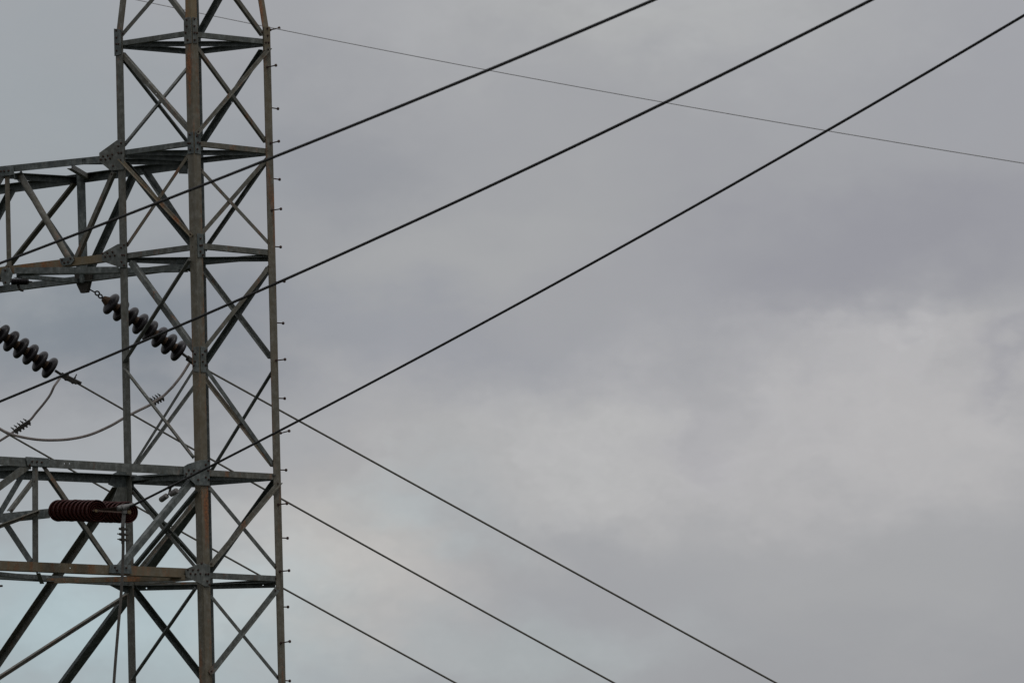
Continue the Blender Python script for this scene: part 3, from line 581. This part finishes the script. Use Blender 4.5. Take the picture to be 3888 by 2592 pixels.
def ring(bm, c, n, R, r, stretch=1.0, sd=None, mi=0):
    a, x, y = frame(n)
    if sd is not None: x = (Vector(sd)-a*Vector(sd).dot(a)).normalized(); y = a.cross(x)
    pts = [Vector(c)+x*math.cos(2*math.pi*i/16)*R*stretch+y*math.sin(2*math.pi*i/16)*R for i in range(17)]
    tube(bm, pts, r, 8, mi=mi, smooth_path=False)

def bolted_clamp(name, pts, parent, org, r=.018, up_dir=(0, 0, 1)):
    """strain clamp: tapered trough with keeper bolts standing up"""
    P = [Vector(p) for p in pts]; bm = bmesh.new(); ax = (P[-1]-P[0]).normalized(); u = Vector(up_dir); u = (u-ax*u.dot(ax)).normalized(); s = ax.cross(u)
    cyl(bm, P[0], P[1], .017, 10)
    L = (P[-1]-P[1]).length
    for i in range(4):
        c = P[1] + (P[-1]-P[1])*((i+.5)/4)
        obox(bm, c - u*.014, ax*(L/8*.98), s*.024, u*(.020+.004*math.sin(i)))
    cyl(bm, P[1]+u*.012, P[-1]+ax*.05+u*.006, .019, 12)
    for i in (0, 1):
        c = P[1] + (P[-1]-P[1])*(.35+.42*i)
        cyl(bm, c-u*.045, c+u*.085, .0075, 8); cyl(bm, c+u*.03, c+u*.055, .016, 6, r2=.006); cyl(bm, c-u*.047, c-u*.03, .016, 6)
    return link(name, bm, [DARKFIT], parent, org, smooth=True)
def shackle(parent, org, pts):
    P = [Vector(p) for p in pts]; bm = bmesh.new(); ax = (P[-1]-P[0]).normalized(); view = Vector((0, 1, 0))
    cyl(bm, P[0]-ax*.06, P[1], .009, 10)
    ring(bm, P[2], view, .024, .010, 1.15, ax); ring(bm, P[3], Vector((.3, 1, .2)), .022, .010, 1.2, ax)
    cyl(bm, P[3]+ax*.02, P[4]+ax*.02, .014, 10)
    return link("shackle", bm, DARKFIT, parent, org, smooth=True)

A1 = PT['string1_attach'][0]
s1, ax1 = string("insulator_string", A1, *PT['string1'], 8, PORC, "brown porcelain disc string slanting down from the upper arm behind the left tower leg", "brown disc strings under the upper arm")
shackle(s1, A1, PT['links1']); bolted_clamp("strain_clamp", PT['clamp1'], s1, A1)
f2, l2 = map(Vector, PT['string2']); A2 = f2 - ax1*.38
s2, ax2 = string("insulator_string", A2, f2, l2, 8, PORC, "brown porcelain disc string cut by the left edge, its clamp crossed by a black cable", "brown disc strings under the upper arm")
lk = [A2, A2+ax1*.1, A2+ax1*.14, A2+ax1*.20, A2+ax1*.26]; shackle(s2, A2, lk); bolted_clamp("strain_clamp", PT['clamp2'], s2, A2)
# red pair of strings under the lower arm
r1a, r1b = map(Vector, PT['red1']); r2a, r2b = map(Vector, PT['red2'])
B1 = r1a-(r1b-r1a).normalized()*.17; B2 = r2a-(r2b-r2a).normalized()*.17
s3, ax3 = string("insulator_string", B1, r1a, r1b, 10, REDP, "red brown disc string on the left of the horizontal pair, whole front disc in view", "red disc strings on the lower arm", R=.131, rings=4, capmat=DARKFIT)
s4, ax4 = string("insulator_string", B2, r2a, r2b, 10, REDP, "red disc string on the right of the horizontal pair, behind the grey clamp", "red disc strings on the lower arm", R=.129, rings=4, capmat=DARKFIT)
for s, a_, bk in ((s3, ax3, B1), (s4, ax4, B2)):
    bm = bmesh.new(); cyl(bm, bk-a_*.02, bk+a_*.07, .014, 10); ring(bm, bk, Vector((0, 0, 1)), .024, .010)
    link("shackle", bm, DARKFIT, s, bk, smooth=True)

# yoke, compression dead end and jumper terminal of the red pair
Y0_, Y1_, Y2_ = map(Vector, PT['yoke']); D3 = [Vector(p) for p in PT['deadend3']]; T3 = [Vector(p) for p in PT['terminal3']]
yk = empty("dead_end_clamp", D3[0]); tag(yk, "grey dead end clamp joining the red insulator pair to the lowest black cable", "cable clamp")
bm = bmesh.new(); d = (Y2_-Y0_).normalized(); w_ = d.cross(ax3).normalized()
prof = [Y0_-d*.03+w_*.010, Y0_-d*.03-w_*.010, Y1_-w_*.036, Y2_+d*.03-w_*.014, Y2_+d*.03+w_*.014, Y1_+w_*.036]
sweep(bm, [[p-ax3*.007 for p in prof], [p+ax3*.007 for p in prof]])
for c in (Y0_, Y2_): cyl(bm, c-ax3*.12, c+ax3*.02, .013, 10)
link("yoke_plate", bm, RUSTPL, yk, D3[0])
bm = bmesh.new(); cyl(bm, Y2_+ax3*.005, Y2_+ax3*.035, .024, 6); cyl(bm, Y0_+ax3*.005, Y0_+ax3*.03, .018, 6); link("clevis_bolt", bm, BRASS, yk, D3[0])
bm = bmesh.new(); a3 = (D3[-1]-D3[1]).normalized()
lathe(bm, D3[0]-ax3*.02, (D3[1]-D3[0]), [(0, .022), (.01, .034), (.06, .038), ((D3[1]-D3[0]).length, .040)], 18)
lathe(bm, D3[1]-a3*.03, a3, [(0, .036), (.03, .040), (.07, .033), ((D3[-1]-D3[1]).length*.75, .026), ((D3[-1]-D3[1]).length+.02, .023), ((D3[-1]-D3[1]).length+.03, .014)], 18)
link("clamp_body", bm, ALU, yk, D3[0], smooth=True)
bm = bmesh.new(); td = (T3[1]-T3[0]).normalized(); ts = td.cross(ax3).normalized(); tn = td.cross(ts)
c = (T3[0]+T3[1])/2; hl = (T3[1]-T3[0]).length/2
obox(bm, c, ts*.022, tn*.008, td*hl); obox(bm, T3[0]+td*.0, ts*.026, tn*.022, td*.03)
for i in range(3): cyl(bm, c+td*(-.06+.055*i)+tn*.006, c+td*(-.06+.055*i)-tn*.012, .009, 8); 
for i in range(3): cyl(bm, c+td*(-.06+.055*i)-tn*.006, c+td*(-.06+.055*i)+tn*.012, .009, 8)
link("jumper_terminal", bm, ALU, yk, D3[0])
bm = bmesh.new()
for i in range(3):
    c = T3[1] + (T3[2]-T3[1])*(.05+.42*i)
    for sx in (-.022, .022)[:1 if i == 0 else 2]:
        cyl(bm, c+ts*(sx-.05), c+ts*(sx+.05), .007, 8)
    cyl(bm, c-ts*.052, c-ts*.032, .015, 6, r2=.010); cyl(bm, c+ts*.028, c+ts*.046, .016, 6); obox(bm, c, ts*.026, tn*.022, td*.016)
cyl(bm, T3[1]-td*.02, T3[2]+td*.03, .021, 12)
link("terminal_bolts", bm, DARKFIT, yk, D3[0])

# vibration damper hung on the lowest black cable
K = [Vector(p) for p in PT['damper']]
dm = empty("vibration_damper", K[0]); tag(dm, "pale dumbbell shaped damper hanging under the lowest black cable near the tower", "damper")
bm = bmesh.new(); ca = (Vector(PT['wire3'][1])-Vector(PT['wire3'][0])).normalized()
cyl(bm, K[0]-ca*.10, K[0]+ca*.10, .019, 12); obox(bm, (K[0]+K[1])/2+Vector((.004, 0, 0)), Vector((.015, 0, .004)), Vector((0, .012, 0)), (K[1]-K[0])*.5)
link("damper_clamp", bm, DARKFIT, dm, K[0])
for p, q in ((K[3], K[2]), (K[4], K[5])):
    ax = (q-p).normalized(); ax = (ax + Vector((0, -.9 if q.x > p.x else .9, 0))*.9).normalized() if True else ax
    L = .125; bm = bmesh.new()
    lathe(bm, p-ax*.005, ax, [(0, .024), (.008, .033), (L-.02, .035), (L-.006, .030), (L, .018)], 20)
    lathe(bm, p-ax*.005, ax, [(L-.004, .013), (L+.004, .011)], 8)
    link("damper_weight", bm, WEIGHT, dm, K[0], smooth=True)
bm = bmesh.new(); tube(bm, [K[3], K[1], K[4]], .006, 8); link("messenger_wire", bm, DARKFIT, dm, K[0], smooth=True)

# small ribbed insulator clamped on the far chord of the upper arm
R_ = [Vector(p) for p in PT['arrester']]; ar = empty("line_insulator", R_[0])
tag(ar, "small dark ribbed insulator lying level under the upper arm by the left edge", "insulator")
bm = bmesh.new(); L = (R_[1]-R_[0]).length; prof = [(0, .02), (.004, .036)]; k = 11
for i in range(k):
    z0 = .006+(L-.02)*i/k; st = (L-.02)/k; prof += [(z0, .034), (z0+st*.35, .0435), (z0+st*.65, .0435), (z0+st*.95, .034)]
prof += [(L-.008, .030), (L, .012)]
lathe(bm, R_[0], R_[1]-R_[0], prof, 24); link("ribbed_body", bm, PORC, ar, R_[0], smooth=True)
bm = bmesh.new(); cyl(bm, R_[1], R_[2], .008, 8); cyl(bm, R_[3], R_[0], .010, 8); link("through_rod", bm, DARKFIT, ar, R_[0])
bm = bmesh.new(); tube(bm, PT['arrester_clamp'], .016, 8); link("mounting_clip", bm, DARKFIT, ar, R_[0])

# ------------------------------------------------------------------ cables
def cable(name, pts, r, mat, label, cat, group=None, fit=True):
    bm = bmesh.new(); P = parabola_fit(pts) if fit else spline(pts, 8)
    o_ = P[0]; tube(bm, P, r, 12, smooth_path=False)
    o = link(name, bm, mat, None, o_, smooth=True); o.location = o_; tag(o, label, cat, group); return o
GB = "black conductors passing in front of the tower"; GL = "conductors leaving the tower towards lower right"
cable("conductor", PT['wire1'], .0145, BLACKWIRE, "uppermost of the thick black cables, leaving the picture at the top centre", "power cable", GB)
cable("conductor", PT['wire2'], .0145, BLACKWIRE, "middle thick black cable, crossing the right tower leg beside a step bolt", "power cable", GB)
w3 = [PT['deadend3'][-1]] + PT['wire3'][1:]
cable("conductor", w3, .0138, BLACKWIRE, "lowest thick black cable, rising right from the red insulators", "power cable", GB)
w4 = PT['wire4']; cable("conductor", w4, .0124, GREYWIRE, "thin grey cable running down right from the left insulator string's clamp, middle of three", "power cable", GL)
cable("conductor", PT['wire5'], .0126, GREYWIRE, "highest of three thin grey cables falling to the lower right", "power cable", GL)
cable("conductor", PT['wire6'], .0122, GREYWIRE, "lowest of three thin grey cables falling to the lower right", "power cable", GL)
cable("ground_wire", PT['ground_wire'], .0064, simple("pale_galvanised_strand", (.30, .30, .30), (.38, .38, .38), 30, .6), "very thin pale wire crossing the whole sky behind the tower top", "wire")
cable("jumper_cable", PT['jumper1'], .0152, TAUPE, "taupe jumper curling down from the left insulator string's clamp to the left edge", "jumper cable", "jumper cables", False)
cable("jumper_cable", PT['jumper2'], .0172, TAUPE, "long drooping taupe jumper rising right behind the left tower leg", "jumper cable", "jumper cables", False)
cable("jumper_cable", PT['jumper3'], .0180, simple("dark_jumper_tube", (.035, .032, .028), (.08, .072, .06), 12, .7), "dark straight jumper dropping from the red insulators to the bottom edge", "jumper cable", "jumper cables", False)
def connector(pts, n, label):
    p, q = map(Vector, pts); o_ = p; ax = (q-p).normalized(); u = Vector((0, 0, 1)); u = (u-ax*u.dot(ax)).normalized(); L = (q-p).length; v_ = Vector((0, 1, 0))
    t = empty("jumper_connector", o_); tag(t, label, "cable connector", "bolted connectors on the jumpers")
    bm = bmesh.new()
    for i in range(n):
        c = p+ax*L*((i+.5)/n); obox(bm, c-u*.006, ax*(L/n*.40), v_*.022, u*.027)
    obox(bm, (p+q)/2-u*.008, ax*L*.5, v_*.018, u*.018)
    bmesh.ops.bevel(bm, geom=list(bm.edges), offset=.003, segments=1, affect='EDGES')
    link("connector_body", bm, DARKFIT, t, o_)
    for i in range(n):
        c = p+ax*L*((i+.5)/n); bd = (u*.9 - ax*math.copysign(.35, ax.x)).normalized(); bm = bmesh.new()
        cyl(bm, c-u*.05, c+bd*.075, .006, 8); cyl(bm, c+bd*.03, c+bd*.056, .014, 6, r2=.008); cyl(bm, c-u*.05, c-u*.036, .012, 6)
        link("bolt", bm, DARKFIT, t, o_)
connector(PT['jumper_connector1'], 5, "dark bolted connector on the jumper nearest the left edge")
connector(PT['jumper_connector2'], 4, "dark bolted connector on the drooping jumper between two tower legs")
bm = bmesh.new(); p, q = map(Vector, PT['tip']); cyl(bm, p, q, .013, 12); cyl(bm, q, q+(q-p).normalized()*.004, .011, 12)
o = link("hanging_rod", bm, DARKFIT, None, p); o.location = p; tag(o, "tip of a short black rod poking in at the left edge below the lower arm", "rod")
